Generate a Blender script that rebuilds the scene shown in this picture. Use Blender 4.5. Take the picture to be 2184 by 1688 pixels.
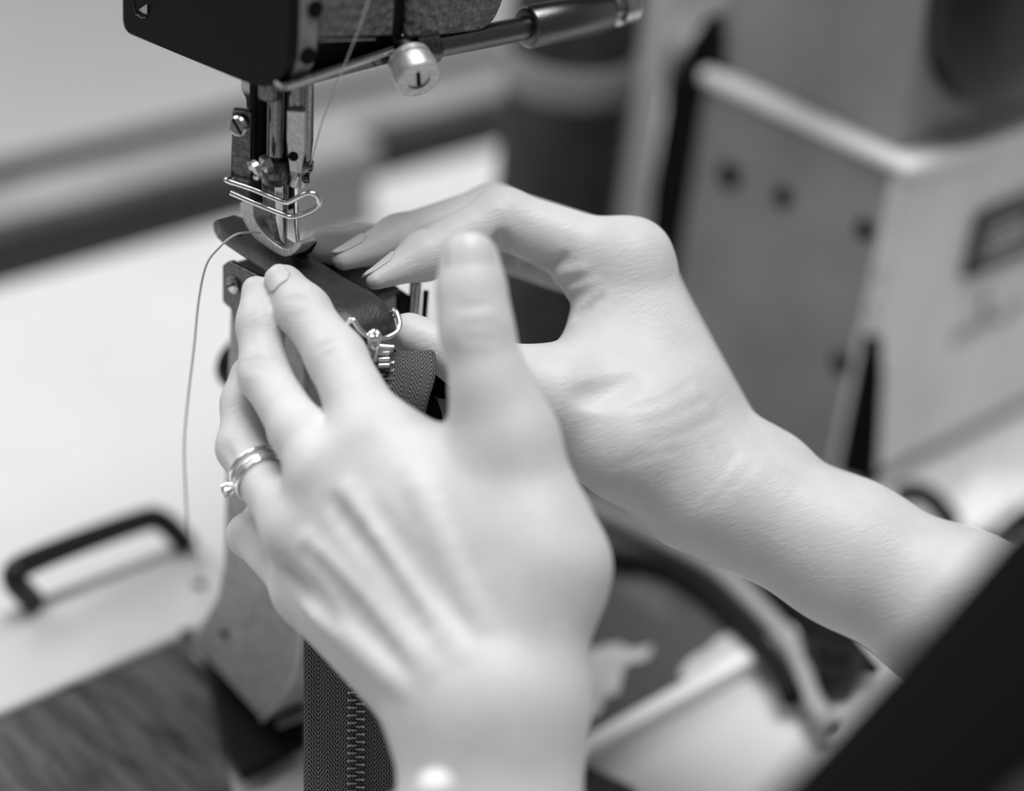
import bpy, bmesh, math, random
import numpy as np
from mathutils import Vector, Matrix
random.seed(4)
for o in list(bpy.data.objects):
    bpy.data.objects.remove(o, do_unlink=True)
scn = bpy.context.scene
col = scn.collection

# ------------------------------------------------------------------ camera
# author units are millimetres; the needle meets the strap at the world origin.
# X runs along the machine arm, -Y points to the operator, Z is up.
FPX, CX, CY, DF = 4100.0, 1092.0, 844.0, 500.0
_p, _a, _r = math.radians(31), math.radians(45), math.radians(6)
_fh = np.array([math.cos(_a), math.sin(_a), 0.0]); _z = np.array([0, 0, 1.0])
CF = _fh * math.cos(_p) - _z * math.sin(_p)
_R0 = np.array([math.sin(_a), -math.cos(_a), 0.0]); _U0 = _fh * math.sin(_p) + _z * math.cos(_p)
CR = _R0 * math.cos(_r) + _U0 * math.sin(_r)
CU = _U0 * math.cos(_r) - _R0 * math.sin(_r)
def ray(x, y): return CF + CR * (x - CX) / FPX - CU * (y - CY) / FPX
CC = -ray(615, 560) * DF
S = 0.001
cam_d = bpy.data.cameras.new('camera'); cam = bpy.data.objects.new('camera', cam_d); col.objects.link(cam)
cam.matrix_world = Matrix(((CR[0], CU[0], -CF[0], CC[0] * S), (CR[1], CU[1], -CF[1], CC[1] * S),
                           (CR[2], CU[2], -CF[2], CC[2] * S), (0, 0, 0, 1)))
cam_d.sensor_fit = 'HORIZONTAL'; cam_d.sensor_width = 36.0; cam_d.lens = 36.0 * FPX / 2184.0
cam_d.clip_start = 0.01; cam_d.clip_end = 50
cam_d.dof.use_dof = True; cam_d.dof.focus_distance = 0.489; cam_d.dof.aperture_fstop = 3.2
scn.camera = cam

# ------------------------------------------------------------------ light
w = bpy.data.worlds.new('world'); scn.world = w; w.use_nodes = True
w.node_tree.nodes['Background'].inputs[0].default_value = (1, 1, 1, 1)
w.node_tree.nodes['Background'].inputs[1].default_value = 0.16
def area(name, loc, target, size, power):
    l = bpy.data.lights.new(name, 'AREA'); l.shape = 'RECTANGLE'; l.size, l.size_y = size; l.energy = power
    o = bpy.data.objects.new(name, l); col.objects.link(o); o.location = loc
    o.rotation_euler = (Vector(target) - Vector(loc)).to_track_quat('-Z', 'Y').to_euler()
    return o
area('window_light', (-0.5, 1.7, 1.5), (0, 0, 0), (1.8, 1.2), 28)
area('ceiling_light', (0.05, -0.15, 1.9), (0.05, 0, 0), (1.2, 0.9), 45)
scn.view_settings.view_transform = 'Standard'; scn.view_settings.look = 'None'
scn.view_settings.gamma = 1; scn.view_settings.use_curve_mapping = False
scn.view_settings.exposure = 0.0

# ------------------------------------------------------------------ projection helpers (pixel of the photo + real depth / plane -> world mm)
def W(x, y, d): return CC + ray(x, y) * d
def N(x, y, o=0):          # upright plane through the needle facing the camera, o mm behind it
    k = ray(x, y); return CC + k * ((o * 1.41421 - CC[0] - CC[1]) / (k[0] + k[1]))
def onz(x, y, z): k = ray(x, y); return CC + k * ((z - CC[2]) / k[2])
def onx(x, y, v): k = ray(x, y); return CC + k * ((v - CC[0]) / k[0])
def ony(x, y, v): k = ray(x, y); return CC + k * ((v - CC[1]) / k[1])
A = np.array

# ------------------------------------------------------------------ object helpers
ORG = {}
def tag(o, label=None, cat=None, group=None, kind=None):
    if label: o['label'] = label
    if cat: o['category'] = cat
    if group: o['group'] = group
    if kind: o['kind'] = kind
    return o
def empty(name, loc, label=None, cat=None, group=None):
    o = bpy.data.objects.new(name, None); col.objects.link(o)
    o.empty_display_size = 0.01
    o.location = Vector(loc) * S; ORG[o] = A(loc, float)
    return tag(o, label, cat, group)
def link_mesh(name, me, org, parent):
    o = bpy.data.objects.new(name, me); col.objects.link(o)
    ORG[o] = A(org, float)
    if parent is not None:
        o.parent = parent; o.location = Vector(ORG[o] - ORG[parent]) * S
    else:
        o.location = Vector(ORG[o]) * S
    return o
def mesh(name, verts, faces, m, parent=None, smooth=False, bevel=0, seg=2, org=None, solid=0, subsurf=0, uv=None, angle=None):
    v = np.asarray(verts, float)
    if org is None: org = (v.min(0) + v.max(0)) / 2
    me = bpy.data.meshes.new(name)
    me.from_pydata(((v - org) * S).tolist(), [], [list(map(int, f)) for f in faces])
    bm = bmesh.new(); bm.from_mesh(me)
    if not uv: bmesh.ops.recalc_face_normals(bm, faces=bm.faces)
    bm.to_mesh(me); bm.free()
    if uv is not None:
        l = me.uv_layers.new(name='UVMap')
        for li in me.loops: l.data[li.index].uv = uv[li.vertex_index]
    me.materials.append(m)
    o = link_mesh(name, me, org, parent)
    if smooth:
        me.polygons.foreach_set('use_smooth', [True] * len(me.polygons))
        if angle: me.set_sharp_from_angle(angle=math.radians(angle))
    if solid:
        s = o.modifiers.new('solid', 'SOLIDIFY'); s.thickness = solid * S; s.offset = 0
    if bevel:
        b = o.modifiers.new('bevel', 'BEVEL'); b.width = bevel * S; b.segments = seg; b.limit_method = 'ANGLE'; b.angle_limit = math.radians(35)
        b.harden_normals = True
        me.polygons.foreach_set('use_smooth', [True] * len(me.polygons)); me.set_sharp_from_angle(angle=math.radians(35))
    if subsurf:
        s = o.modifiers.new('sub', 'SUBSURF'); s.levels = s.render_levels = subsurf
        me.polygons.foreach_set('use_smooth', [True] * len(me.polygons))
    return o
def boxg(x0, x1, y0, y1, z0, z1):
    v = [(x, y, z) for z in (z0, z1) for y in (y0, y1) for x in (x0, x1)]
    f = [(0, 2, 3, 1), (4, 5, 7, 6), (0, 1, 5, 4), (2, 6, 7, 3), (0, 4, 6, 2), (1, 3, 7, 5)]
    return v, f
def box(name, x0, x1, y0, y1, z0, z1, m, parent=None, bevel=0, **k):
    return mesh(name, *boxg(x0, x1, y0, y1, z0, z1), m, parent, bevel=bevel, **k)
def obox(name, c, ax, ay, az, m, parent=None, bevel=0, **k):   # oriented box, half-axis vectors
    v, f = boxg(-1, 1, -1, 1, -1, 1)
    return mesh(name, [A(c) + A(ax) * p[0] + A(ay) * p[1] + A(az) * p[2] for p in v], f, m, parent, bevel=bevel, **k)
def prism(name, poly, vec, m, parent=None, bevel=0, **k):
    n = len(poly); P = [A(p) for p in poly]; v = P + [p + A(vec) for p in P]
    f = [list(range(n)), list(range(2 * n - 1, n - 1, -1))] + [(i, (i + 1) % n, n + (i + 1) % n, n + i) for i in range(n)]
    return mesh(name, v, f, m, parent, bevel=bevel, **k)
def catmull(pts, sub=6, closed=False):
    P = [A(p, ) for p in pts]; n = len(P); out = []
    rng = range(n) if closed else range(n - 1)
    for i in rng:
        p1, p2 = P[i], P[(i + 1) % n]
        p0 = P[i - 1] if (closed or i > 0) else 2 * p1 - p2
        p3 = P[(i + 2) % n] if (closed or i + 2 < n) else 2 * p2 - p1
        for s in range(sub):
            t = s / sub
            out.append(.5 * (2 * p1 + (p2 - p0) * t + (2 * p0 - 5 * p1 + 4 * p2 - p3) * t * t + (3 * p1 - p0 - 3 * p2 + p3) * t ** 3))
    if not closed: out.append(P[-1])
    return out
def tubeg(path, rad, seg=12, closed=False, flat=1.0, up=None):
    P = [A(p, float) for p in path]; n = len(P)
    if np.isscalar(rad): rad = [rad] * n
    v = []; f = []
    prev = None
    for i in range(n):
        if closed: t = P[(i + 1) % n] - P[i - 1]
        else: t = P[min(i + 1, n - 1)] - P[max(i - 1, 0)]
        t = t / np.linalg.norm(t)
        if prev is None:
            h = A(up, float) if up is not None else (A([0, 0, 1.]) if abs(t[2]) < .9 else A([1., 0, 0]))
        else: h = prev
        a = h - t * (h @ t); a /= np.linalg.norm(a); b = np.cross(t, a); prev = a
        for k in range(seg):
            q = 2 * math.pi * k / seg
            v.append(P[i] + rad[i] * (a * math.cos(q) * flat + b * math.sin(q)))
    m_ = n if closed else n - 1
    for i in range(m_):
        j = (i + 1) % n
        for k in range(seg):
            f.append((i * seg + k, i * seg + (k + 1) % seg, j * seg + (k + 1) % seg, j * seg + k))
    if not closed:
        f.append(list(range(seg))[::-1]); f.append([(n - 1) * seg + k for k in range(seg)])
    return v, f
def tube(name, path, rad, m, parent=None, seg=12, closed=False, flat=1.0, up=None, **k):
    v, f = tubeg(path, rad, seg, closed, flat, up)
    return mesh(name, v, f, m, parent, smooth=True, angle=50, **k)
def lathe(name, a, axis, prof, m, parent=None, seg=28, **k):    # prof: (distance along axis, radius)
    ax = A(axis, float); ax /= np.linalg.norm(ax)
    h = A([0, 0, 1.]) if abs(ax[2]) < .9 else A([1., 0, 0])
    u = np.cross(ax, h); u /= np.linalg.norm(u); b = np.cross(ax, u)
    v = []; f = []
    for (t, r) in prof:
        for q in range(seg):
            an = 2 * math.pi * q / seg
            v.append(A(a) + ax * t + r * (u * math.cos(an) + b * math.sin(an)))
    for i in range(len(prof) - 1):
        for q in range(seg):
            f.append((i * seg + q, i * seg + (q + 1) % seg, (i + 1) * seg + (q + 1) % seg, (i + 1) * seg + q))
    f.append(list(range(seg))[::-1]); f.append([(len(prof) - 1) * seg + q for q in range(seg)])
    return mesh(name, v, f, m, parent, smooth=True, angle=40, **k)
def screw(name, a, axis, r, h, m, parent, slot=True, ang=0.6):
    o = lathe(name, a, axis, [(0, r), (h * .6, r), (h, r * .8)], m, parent, seg=24)
    if slot:
        ax = A(axis, float); ax /= np.linalg.norm(ax)
        hh = A([0, 0, 1.]) if abs(ax[2]) < .9 else A([1., 0, 0])
        u = np.cross(ax, hh); u /= np.linalg.norm(u); b = np.cross(ax, u)
        d = u * math.cos(ang) + b * math.sin(ang); e = np.cross(ax, d)
        obox('slot', A(a) + ax * (h - .02), d * r * .86, e * r * .13, ax * .1, M['black'], o)
    return o

# ------------------------------------------------------------------ materials
def lin(s): return s / 12.92 if s <= .04045 else ((s + .055) / 1.055) ** 2.4
M = {}
def mat(name, grey, rough=.5, metal=0, var=0, vscale=300, bump=0, bscale=400, btype='noise', spec=.5, sss=0, coat=0, vdetail=4, lo=None):
    m = bpy.data.materials.new(name); m.use_nodes = True; nt = m.node_tree; n = nt.nodes; L = nt.links
    b = n['Principled BSDF']; g = grey
    b.inputs['Base Color'].default_value = (g, g, g, 1); b.inputs['Roughness'].default_value = rough
    b.inputs['Metallic'].default_value = metal; b.inputs['Specular IOR Level'].default_value = spec
    if coat: b.inputs['Coat Weight'].default_value = coat; b.inputs['Coat Roughness'].default_value = .15
    if sss:
        b.inputs['Subsurface Weight'].default_value = sss; b.inputs['Subsurface Radius'].default_value = (1, 1, 1)
        b.inputs['Subsurface Scale'].default_value = .0015
    tc = n.new('ShaderNodeTexCoord')
    if var:
        t = n.new('ShaderNodeTexNoise'); t.inputs['Scale'].default_value = vscale; t.inputs['Detail'].default_value = vdetail
        L.new(tc.outputs['Object'], t.inputs['Vector'])
        r = n.new('ShaderNodeValToRGB'); r.color_ramp.elements[0].position = .3; r.color_ramp.elements[1].position = .7
        l0 = g * (1 - var) if lo is None else lo; h0 = g * (1 + var * .6)
        r.color_ramp.elements[0].color = (l0, l0, l0, 1); r.color_ramp.elements[1].color = (h0, h0, h0, 1)
        L.new(t.outputs['Fac'], r.inputs[0]); L.new(r.outputs[0], b.inputs['Base Color'])
    if bump:
        if btype == 'noise':
            t = n.new('ShaderNodeTexNoise'); t.inputs['Detail'].default_value = 5; out = 'Fac'
        else:
            t = n.new('ShaderNodeTexVoronoi'); out = 'Distance'
        t.inputs['Scale'].default_value = bscale; L.new(tc.outputs['Object'], t.inputs['Vector'])
        bp = n.new('ShaderNodeBump'); bp.inputs['Strength'].default_value = bump; bp.inputs['Distance'].default_value = .0006 if btype == 'noise' else .0022
        L.new(t.outputs[out], bp.inputs['Height']); L.new(bp.outputs[0], b.inputs['Normal'])
    M[name] = m
    return m
mat('white_table', .60, .55, var=.05, vscale=14)
mat('floor', .80, .7, var=.06, vscale=6)
mat('wall', .62, .8)
mat('black', .004, .6, spec=.1)
mat('black_enamel', .005, .5, bump=.15, bscale=900, spec=.12)
mat('dark_enamel', .014, .4, bump=.2, bscale=500, spec=.25)
mat('hammertone', .15, .35, bump=.9, bscale=480, btype='voronoi', var=.35, vscale=260)
mat('grey_edge', .24, .45, var=.4, vscale=220, bump=.2, bscale=700)
mat('post_enamel', .36, .42, var=.25, vscale=220, bump=.3, bscale=420)
mat('cream_enamel', .55, .45, var=.10, vscale=30)
mat('column_enamel', .30, .5, var=.22, vscale=26, bump=.1, bscale=120)
mat('column_light', .8, .42, var=.12, vscale=30)
mat('ledge_white', .9, .4)
mat('steel', .55, .22, metal=1, var=.25, vscale=500)
mat('chrome', .78, .10, metal=1)
mat('dark_steel', .12, .28, metal=1, var=.5, vscale=900)
mat('worn_steel', .16, .27, metal=1, var=.45, vscale=5000, bump=.12, bscale=5000)
mat('bar_steel', .26, .2, metal=1, var=.3, vscale=1200)
mat('brushed_plate', .62, .42, metal=.7, var=.25, vscale=900)
mat('silver', .85, .14, metal=1)
mat('wood_dark', .035, .45, var=.7, vscale=60, bump=.3, bscale=160)
mat('leather', .028, .36, bump=.35, bscale=1800, var=.3, vscale=700)
mat('leather_edge', .012, .6)
mat('thread', .55, .6)
mat('cloth_grey', .06, .9, spec=.1)
mat('tooth', .62, .25, metal=1)
mat('cloth_black', .005, .9, spec=.04, bump=.3, bscale=900)
mat('rubber_grey', .30, .5)
mat('rubber_black', .005, .55, spec=.15)
mat('nail', .60, .36, spec=.4, sss=.2)
mat('pearl', .75, .3)
mat('spool', .03, .7, var=.5, vscale=60)
mat('cardboard', .26, .8, var=.1)

def skin_material():
    m = mat('skin', .60, .48, sss=.25, spec=.35, var=.05, vscale=120)
    nt = m.node_tree; n = nt.nodes; L = nt.links; b = n['Principled BSDF']
    tc = [x for x in n if x.type == 'TEX_COORD'][0]
    e1 = CR * .93 + CU * .36; e2 = CU * .93 - CR * .36
    st = n.new('ShaderNodeCombineXYZ')
    for q_, (e, sc_) in enumerate(((e1, 330), (e2, 1150), (CF, 700))):
        dp = n.new('ShaderNodeVectorMath'); dp.operation = 'DOT_PRODUCT'; dp.inputs[1].default_value = tuple(e * sc_)
        L.new(tc.outputs['Object'], dp.inputs[0]); L.new(dp.outputs['Value'], st.inputs[q_])
    v = n.new('ShaderNodeTexVoronoi'); v.feature = 'DISTANCE_TO_EDGE'; v.inputs['Scale'].default_value = 1.0; L.new(st.outputs[0], v.inputs['Vector'])
    nz = n.new('ShaderNodeTexNoise'); nz.inputs['Scale'].default_value = .9; nz.inputs['Detail'].default_value = 5; L.new(st.outputs[0], nz.inputs['Vector'])
    mx = n.new('ShaderNodeMath'); mx.operation = 'MULTIPLY_ADD'; mx.inputs[1].default_value = .5
    L.new(v.outputs['Distance'], mx.inputs[0]); L.new(nz.outputs['Fac'], mx.inputs[2])
    bp = n.new('ShaderNodeBump'); bp.inputs['Strength'].default_value = .27; bp.inputs['Distance'].default_value = .0005
    L.new(mx.outputs[0], bp.inputs['Height']); L.new(bp.outputs[0], b.inputs['Normal'])
skin_material()

def twill_material():     # herringbone weave drawn from the tape's own UVs (millimetres)
    m = bpy.data.materials.new('twill_tape'); m.use_nodes = True; nt = m.node_tree; n = nt.nodes; L = nt.links
    b = n['Principled BSDF']; b.inputs['Roughness'].default_value = .75; b.inputs['Specular IOR Level'].default_value = .3
    uv = n.new('ShaderNodeUVMap'); uv.uv_map = 'UVMap'; sp = n.new('ShaderNodeSeparateXYZ'); L.new(uv.outputs[0], sp.inputs[0])
    def mth(op, a, c=None, d=None):
        k = n.new('ShaderNodeMath'); k.operation = op
        for i, x in enumerate((a, c, d)):
            if x is None: continue
            if isinstance(x, (int, float)): k.inputs[i].default_value = x
            else: L.new(x, k.inputs[i])
        return k.outputs[0]
    zig = mth('PINGPONG', sp.outputs[0], 2.2)
    ph = mth('MULTIPLY_ADD', zig, 1.5, sp.outputs[1])
    s1 = mth('SINE', mth('MULTIPLY', ph, 2 * math.pi / 1.15))
    s2 = mth('SINE', mth('MULTIPLY', sp.outputs[0], 2 * math.pi / .62))
    h = mth('MULTIPLY_ADD', s2, .55, s1)
    r = n.new('ShaderNodeValToRGB'); r.color_ramp.elements[0].position = .2; r.color_ramp.elements[1].position = .85
    r.color_ramp.elements[0].color = (.010, .010, .010, 1); r.color_ramp.elements[1].color = (.22, .22, .22, 1)
    L.new(mth('MULTIPLY_ADD', h, .37, .5), r.inputs[0]); L.new(r.outputs[0], b.inputs['Base Color'])
    bp = n.new('ShaderNodeBump'); bp.inputs['Strength'].default_value = .6; bp.inputs['Distance'].default_value = .0003
    L.new(h, bp.inputs['Height']); L.new(bp.outputs[0], b.inputs['Normal'])
    M['twill'] = m
twill_material()

def streak_material(name, lo_, hi_, scale):
    m = mat(name, lo_, .42, bump=.25, bscale=160)
    nt = m.node_tree; n = nt.nodes; L = nt.links; b = n['Principled BSDF']
    tc = [x for x in n if x.type == 'TEX_COORD'][0]; mp = n.new('ShaderNodeMapping'); mp.inputs['Scale'].default_value = scale
    mp.inputs['Rotation'].default_value = (0, 0, .25)
    L.new(tc.outputs['Object'], mp.inputs['Vector'])
    t = n.new('ShaderNodeTexNoise'); t.inputs['Scale'].default_value = 1; t.inputs['Detail'].default_value = 8; t.inputs['Roughness'].default_value = .65
    L.new(mp.outputs[0], t.inputs['Vector'])
    r = n.new('ShaderNodeValToRGB'); e = r.color_ramp.elements
    e[0].position = .38; e[1].position = .72; e[0].color = (lo_, lo_, lo_, 1); e[1].color = (hi_, hi_, hi_, 1)
    L.new(t.outputs['Fac'], r.inputs[0]); L.new(r.outputs[0], b.inputs['Base Color'])
def chipped_material():   # dark machine paint worn through to pale primer along the bed
    m = mat('chipped_paint', .055, .4, bump=.1, bscale=80)
    nt = m.node_tree; n = nt.nodes; L = nt.links; b = n['Principled BSDF']
    tc = [x for x in n if x.type == 'TEX_COORD'][0]
    t = n.new('ShaderNodeTexNoise'); t.inputs['Scale'].default_value = 34; t.inputs['Detail'].default_value = 7; t.inputs['Roughness'].default_value = .6
    L.new(tc.outputs['Object'], t.inputs['Vector'])
    r = n.new('ShaderNodeValToRGB'); e = r.color_ramp.elements
    e[0].position = .56; e[1].position = .60; e[0].color = (.07, .07, .07, 1); e[1].color = (.11, .11, .11, 1)
    L.new(t.outputs['Fac'], r.inputs[0]); L.new(r.outputs[0], b.inputs['Base Color'])
chipped_material()
streak_material('wood_dark', .014, .12, (150, 28, 28))
mat('primer', .5, .6, var=.2, vscale=120)

# ------------------------------------------------------------------ setting
tag(box('floor', -2500, 2600, -2000, 2600, -960, -930, M['floor']), kind='structure')
tag(box('wall_back', -2500, 2600, 2600, 2650, -930, 1700, M['wall']), kind='structure')
tag(box('wall_right', 2600, 2650, -2000, 2650, -930, 1700, M['wall']), kind='structure')

# workbench: white top, dark back channel with a pale rail, steel legs
TZ = -166
wb = empty('workbench', (150, 0, -930), 'white topped workbench under the sewing machine, dark channel along its back edge', 'workbench')
box('tabletop', -420, 900, -330, 302, TZ - 28, TZ, M['white_table'], wb, bevel=1.5)
box('back_channel', -420, 900, 302.5, 352, TZ - 24, TZ - 6, M['dark_enamel'], wb, bevel=1)
box('back_rail', -420, 900, 352.5, 384, TZ - 20, TZ + 3, M['column_enamel'], wb, bevel=2)
box('rear_lip', -420, 900, 384.5, 420, TZ - 24, TZ - 4, M['dark_enamel'], wb, bevel=1)
for x in (-390, 870):
    for y in (-300, 390):
        box('leg', x - 20, x + 20, y - 20, y + 20, -930, TZ - 28, M['dark_steel'], wb, bevel=2)

# ------------------------------------------------------------------ sewing machine
sm = empty('sewing_machine', (250, 20, TZ), 'post bed industrial sewing machine with black face plate and chipped grey bed', 'sewing machine')
# --- bed
bed = box('bed', 40, 236, -58, 52, TZ + .2, -160, M['chipped_paint'], sm, bevel=1)
box('bed_trim', 40, 236, -64.5, -58.3, TZ + .2, -159, M['column_light'], sm, bevel=1)
def patch(name, pix, z, m, parent):
    v = [onz(x, y, z) for x, y in catmull([A(q, float) for q in pix], 4, True)]
    return prism(name, v, (0, 0, .35), m, parent)
patch('worn_patch', [(1235, 1400), (1275, 1385), (1315, 1375), (1350, 1388), (1388, 1380), (1380, 1405), (1335, 1420), (1325, 1450), (1318, 1480), (1290, 1490), (1280, 1520), (1250, 1530), (1225, 1480)], -160, M['primer'], bed)
patch('worn_patch', [(1448, 1440), (1470, 1410), (1510, 1385), (1530, 1365), (1570, 1352), (1605, 1368), (1585, 1400), (1545, 1415), (1500, 1440), (1470, 1452)], -160, M['primer'], bed)
box('bed_slide', -190, 36, 53, 96, TZ + .2, -158, M['cream_enamel'], sm, bevel=2)
for q in ((425, 1250), (400, 1352)):
    lathe('slide_hole', onz(*q, -158.3), (0, 0, 1), [(0, 2.2), (.5, 2.2)], M['black'], sm)
# --- U shaped handle behind the slide
hp = [onz(70, 1285, -156), W(30, 1232, 604), W(75, 1195, 612), W(290, 1115, 640), W(345, 1112, 646), onz(400, 1165, -156)]
tube('lifting_handle', catmull(hp, 5), 4.0, M['dark_enamel'], sm, seg=14)
tube('hinge_rod', [onz(95, 1278, -156.5), onz(400, 1165, -156.5)], 1.0, M['rubber_grey'], sm, seg=10)
# --- black plate standing in for the shaded gap in front of the post base
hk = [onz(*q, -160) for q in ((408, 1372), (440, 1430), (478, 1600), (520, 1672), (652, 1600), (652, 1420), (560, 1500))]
prism('gap_shade_plate', hk, (0, 0, 3.5), M['black_enamel'], sm, bevel=1)
prism('plate_rib', [onz(*q, -155) for q in ((588, 1545), (655, 1518), (655, 1532), (594, 1558))], (0, 0, 1.5), M['post_enamel'], sm, bevel=.5)
prism('black_wedge', [onz(*q, -160) for q in ((1590, 1215), (1650, 1235), (1810, 1360), (1880, 1450), (1810, 1440), (1720, 1375), (1655, 1310))], (0, 0, 5), M['black_enamel'], sm, bevel=.8)  # plain black wedge lying below the forearm
# --- post
pp = [(490, 560), (482, 800), (476, 1100), (474, 1200), (460, 1270), (435, 1315), (400, 1366), (480, 1452), (558, 1541), (590, 1510), (618, 1465), (636, 1400), (640, 1340), (634, 1270)]
post = [onx(x, y, -6) for x, y in pp]
post += [A([-6, -17, -80.]), A([-6, -17, -8.5])]
post[0] = A([-6, 17.5, -8.5])
prism('post', post, (30, 0, 0), M['post_enamel'], sm, bevel=1.6, seg=3)
# pale worn rim along the flare, dark plate with screw near the top
tube('post_rim', catmull([onx(x, y, -6.6) for x, y in ((560, 1538), (592, 1505), (619, 1460), (637, 1395), (641, 1335), (636, 1275))], 5), .8, M['brushed_plate'], sm, seg=10)
cv = [onx(x, y, -6.4) for x, y in ((488, 562), (500, 553), (575, 590), (575, 705), (515, 690), (505, 655), (488, 640))]
cp = prism('hook_cover', cv, (-2.2, 0, 0), M['dark_steel'], sm, bevel=.5)
screw('cover_screw', onx(499, 607, -8.7), (-1, 0, 0), 2.5, 1.0, M['steel'], cp)
lathe('bobbin_knob', A([22, 44, -62.]), A([0., 1, 0]), [(-24, 3), (-1, 3), (0, 7), (1, 9), (7, 9), (8, 7)], M['rubber_black'], sm)
tube('oil_pipe', [A([29.5, -17, -7.]), A([29.5, -17, -150.])], 1.6, M['steel'], sm)
tube('drain_pipe', [A([31.6, -19, -9.]), A([31.6, -19, -150.])], .8, M['black_enamel'], sm)
box('post_side', 24.2, 28, -17, 10, -150, -10, M['black_enamel'], sm, bevel=.5)
box('throat_plate', -7, 24, -17, 18, -8.4, -6.6, M['dark_steel'], sm, bevel=.4)
lathe('screw_hole', onx(614, 1303, -6.5), (-1, 0, 0), [(0, 2.3), (.7, 2.3)], M['black'], sm)
lathe('screw_hole', onx(478, 1352, -6.5), (-1, 0, 0), [(0, 1.2), (.7, 1.2)], M['black'], sm)
# --- column
colm = box('column', 250, 420, -14, 80, -160, -29, M['column_enamel'], sm, bevel=2.5)
box('column_side_panel', 251, 420, -16.5, -14.2, -160, -29, M['column_light'], sm, bevel=1.0)
box('column_corner', 248.5, 262, -17.0, -9.5, -158, -29, M['column_light'], sm, bevel=3, seg=3)
box('column_ledge', 246.8, 424, -19, 81, -29, -23.5, M['ledge_white'], sm, bevel=2.2, seg=3)
box('column_upper', 253, 424, -10, 79, -23.5, 150, M['column_enamel'], sm, bevel=4, seg=3)
for q, r in (((1557, 375), 5.2), ((1670, 420), 4.2), ((1845, 490), 4.0), ((1795, 775), 4.4)):
    p = onx(*q, 250); p[1] = max(p[1], -9.4 + r)
    lathe('column_hole', (249.9, p[1], p[2]), (-1, 0, 0), [(0, r), (.4, r)], M['black'], colm)
for q in ((1900, 600), (1890, 676)):
    p = onx(*q, 248); lathe('rivet', (248.6, max(p[1], -14), p[2]), (-1, 0, 0), [(0, 1.6), (.5, 1.2)], M['rubber_grey'], colm)
sl = [onx(x, y, 248.2) for x, y in ((1845, 712), (1880, 716), (1884, 800), (1872, 1040), (1785, 1010))]
prism('belt_slot', sl, (-.8, 0, 0), M['black'], sm, bevel=.3)
gb = [onx(x, y, 252) for x, y in ((1465, 90), (1500, 38), (1548, 62), (1545, 170), (1500, 200), (1450, 480), (1430, 700), (1350, 700), (1385, 400), (1418, 200))]
prism('belt_guard', gb, (14, 0, 0), M['black_enamel'], sm, bevel=2)
# badge and script on the side panel
bc = ony(2150, 490, -17)
bd = box('badge', bc[0] - 25, bc[0] + 34, -19.0, -16.7, bc[2] - 14, bc[2] + 13, M['dark_enamel'], sm, bevel=.8)
for s in (-1, 1):
    box('badge_border', bc[0] - 22, bc[0] + 34, -19.6, -19.05, bc[2] - .5 + s * 12.5 - .9, bc[2] - .5 + s * 12.5 + .9, M['dark_steel'], bd, bevel=.3)
for k, (x0, x1, z) in enumerate(((-17, 8, 4), (-17, 16, -1), (-17, 12, -6))):
    box('badge_line', bc[0] + x0, bc[0] + x1, -19.4, -19.05, bc[2] + z - .9, bc[2] + z + .9, M['steel'], bd, bevel=.2)
lathe('badge_emblem', (bc[0] + 22, -19.0, bc[2] + 0), (0, -1, 0), [(0, 6), (.6, 5.6)], M['silver'], bd)
sc = [(2032, 740), (2045, 712), (2062, 700), (2060, 722), (2080, 690), (2092, 706), (2100, 640), (2108, 632), (2104, 690), (2125, 672), (2132, 690), (2150, 655), (2146, 678), (2172, 640), (2200, 655)]
tube('script_lettering', catmull([ony(x, y, -17.2) for x, y in sc], 5), .75, M['rubber_grey'], sm, seg=8)
# dark round cover at the top right of the column
lathe('dark_round_cover', A([300, -10.5, 38]), (0, -1, 0), [(0, 52), (8, 52), (14, 46), (16, 30)], M['dark_enamel'], sm, seg=40)
# --- head
def roundpoly(pts, radii, seg=6):
    out = []; n = len(pts)
    for i in range(n):
        p = A(pts[i], float); a = A(pts[i - 1], float) - p; b = A(pts[(i + 1) % n], float) - p; r = radii[i]
        if r <= 0: out.append(p); continue
        a /= np.linalg.norm(a); b /= np.linalg.norm(b)
        for k in range(seg + 1):
            t = k / seg; out.append((1 - t) ** 2 * (p + a * r) + 2 * t * (1 - t) * p + t * t * (p + b * r))
    return out
fp = roundpoly([onx(283, -420, -9), onx(283, 62, -9), A([-9, 4., 51.2]), A([-9, -13., 54.]), A([-9, -13., 170.])], [0, 4, 3.5, 12.5, 0])
prism('face_plate', fp, (-3.0, 0, 0), M['black_enamel'], sm)
prism('face_plate_frame', fp, (5.5, 0, 0), M['grey_edge'], sm)
for q in ((672, 20), (657, 120)):
    lathe('frame_hole', ony(*q, -13.1), (0, -1, 0), [(-.6, 2.1), (.35, 2.1), (.35, 1.5), (.36, 1.3)], M['black'], sm)
prism('corner_label', [onx(x, y, -12.2) for x, y in ((298, 20), (316, 8), (316, 30), (308, 28))], (-.3, 0, 0), M['steel'], sm)
tube('faceplate_seam', [onx(x, y, -12.1) for x, y in ((284, 4), (290, 30), (302, 38), (312, 36))], .25, M['dark_steel'], sm, seg=8)
prism('head_casting', [A([-3.4, -13, 170.]), A([-3.4, -13, 66.3]), A([20, -13, 62.8]), A([20, -13, 170.])], (0, 70, 0), M['hammertone'], sm, bevel=.8)
prism('head_underside', [A([-3.4, -8.5, 68.]), A([-3.4, -8.5, 54.5]), A([24, -8.5, 57.5]), A([24, -8.5, 68.])], (0, 60, 0), M['black_enamel'], sm, bevel=.6)
tube('underside_seam', [A([-3.0, -13.2, 66.0]), A([14, -13.2, 63.2])], .2, M['steel'], sm, seg=8)
box('cover_groove', 20.1, 23.6, -12.2, 50, 61, 170, M['black_enamel'], sm, bevel=.3)
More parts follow.
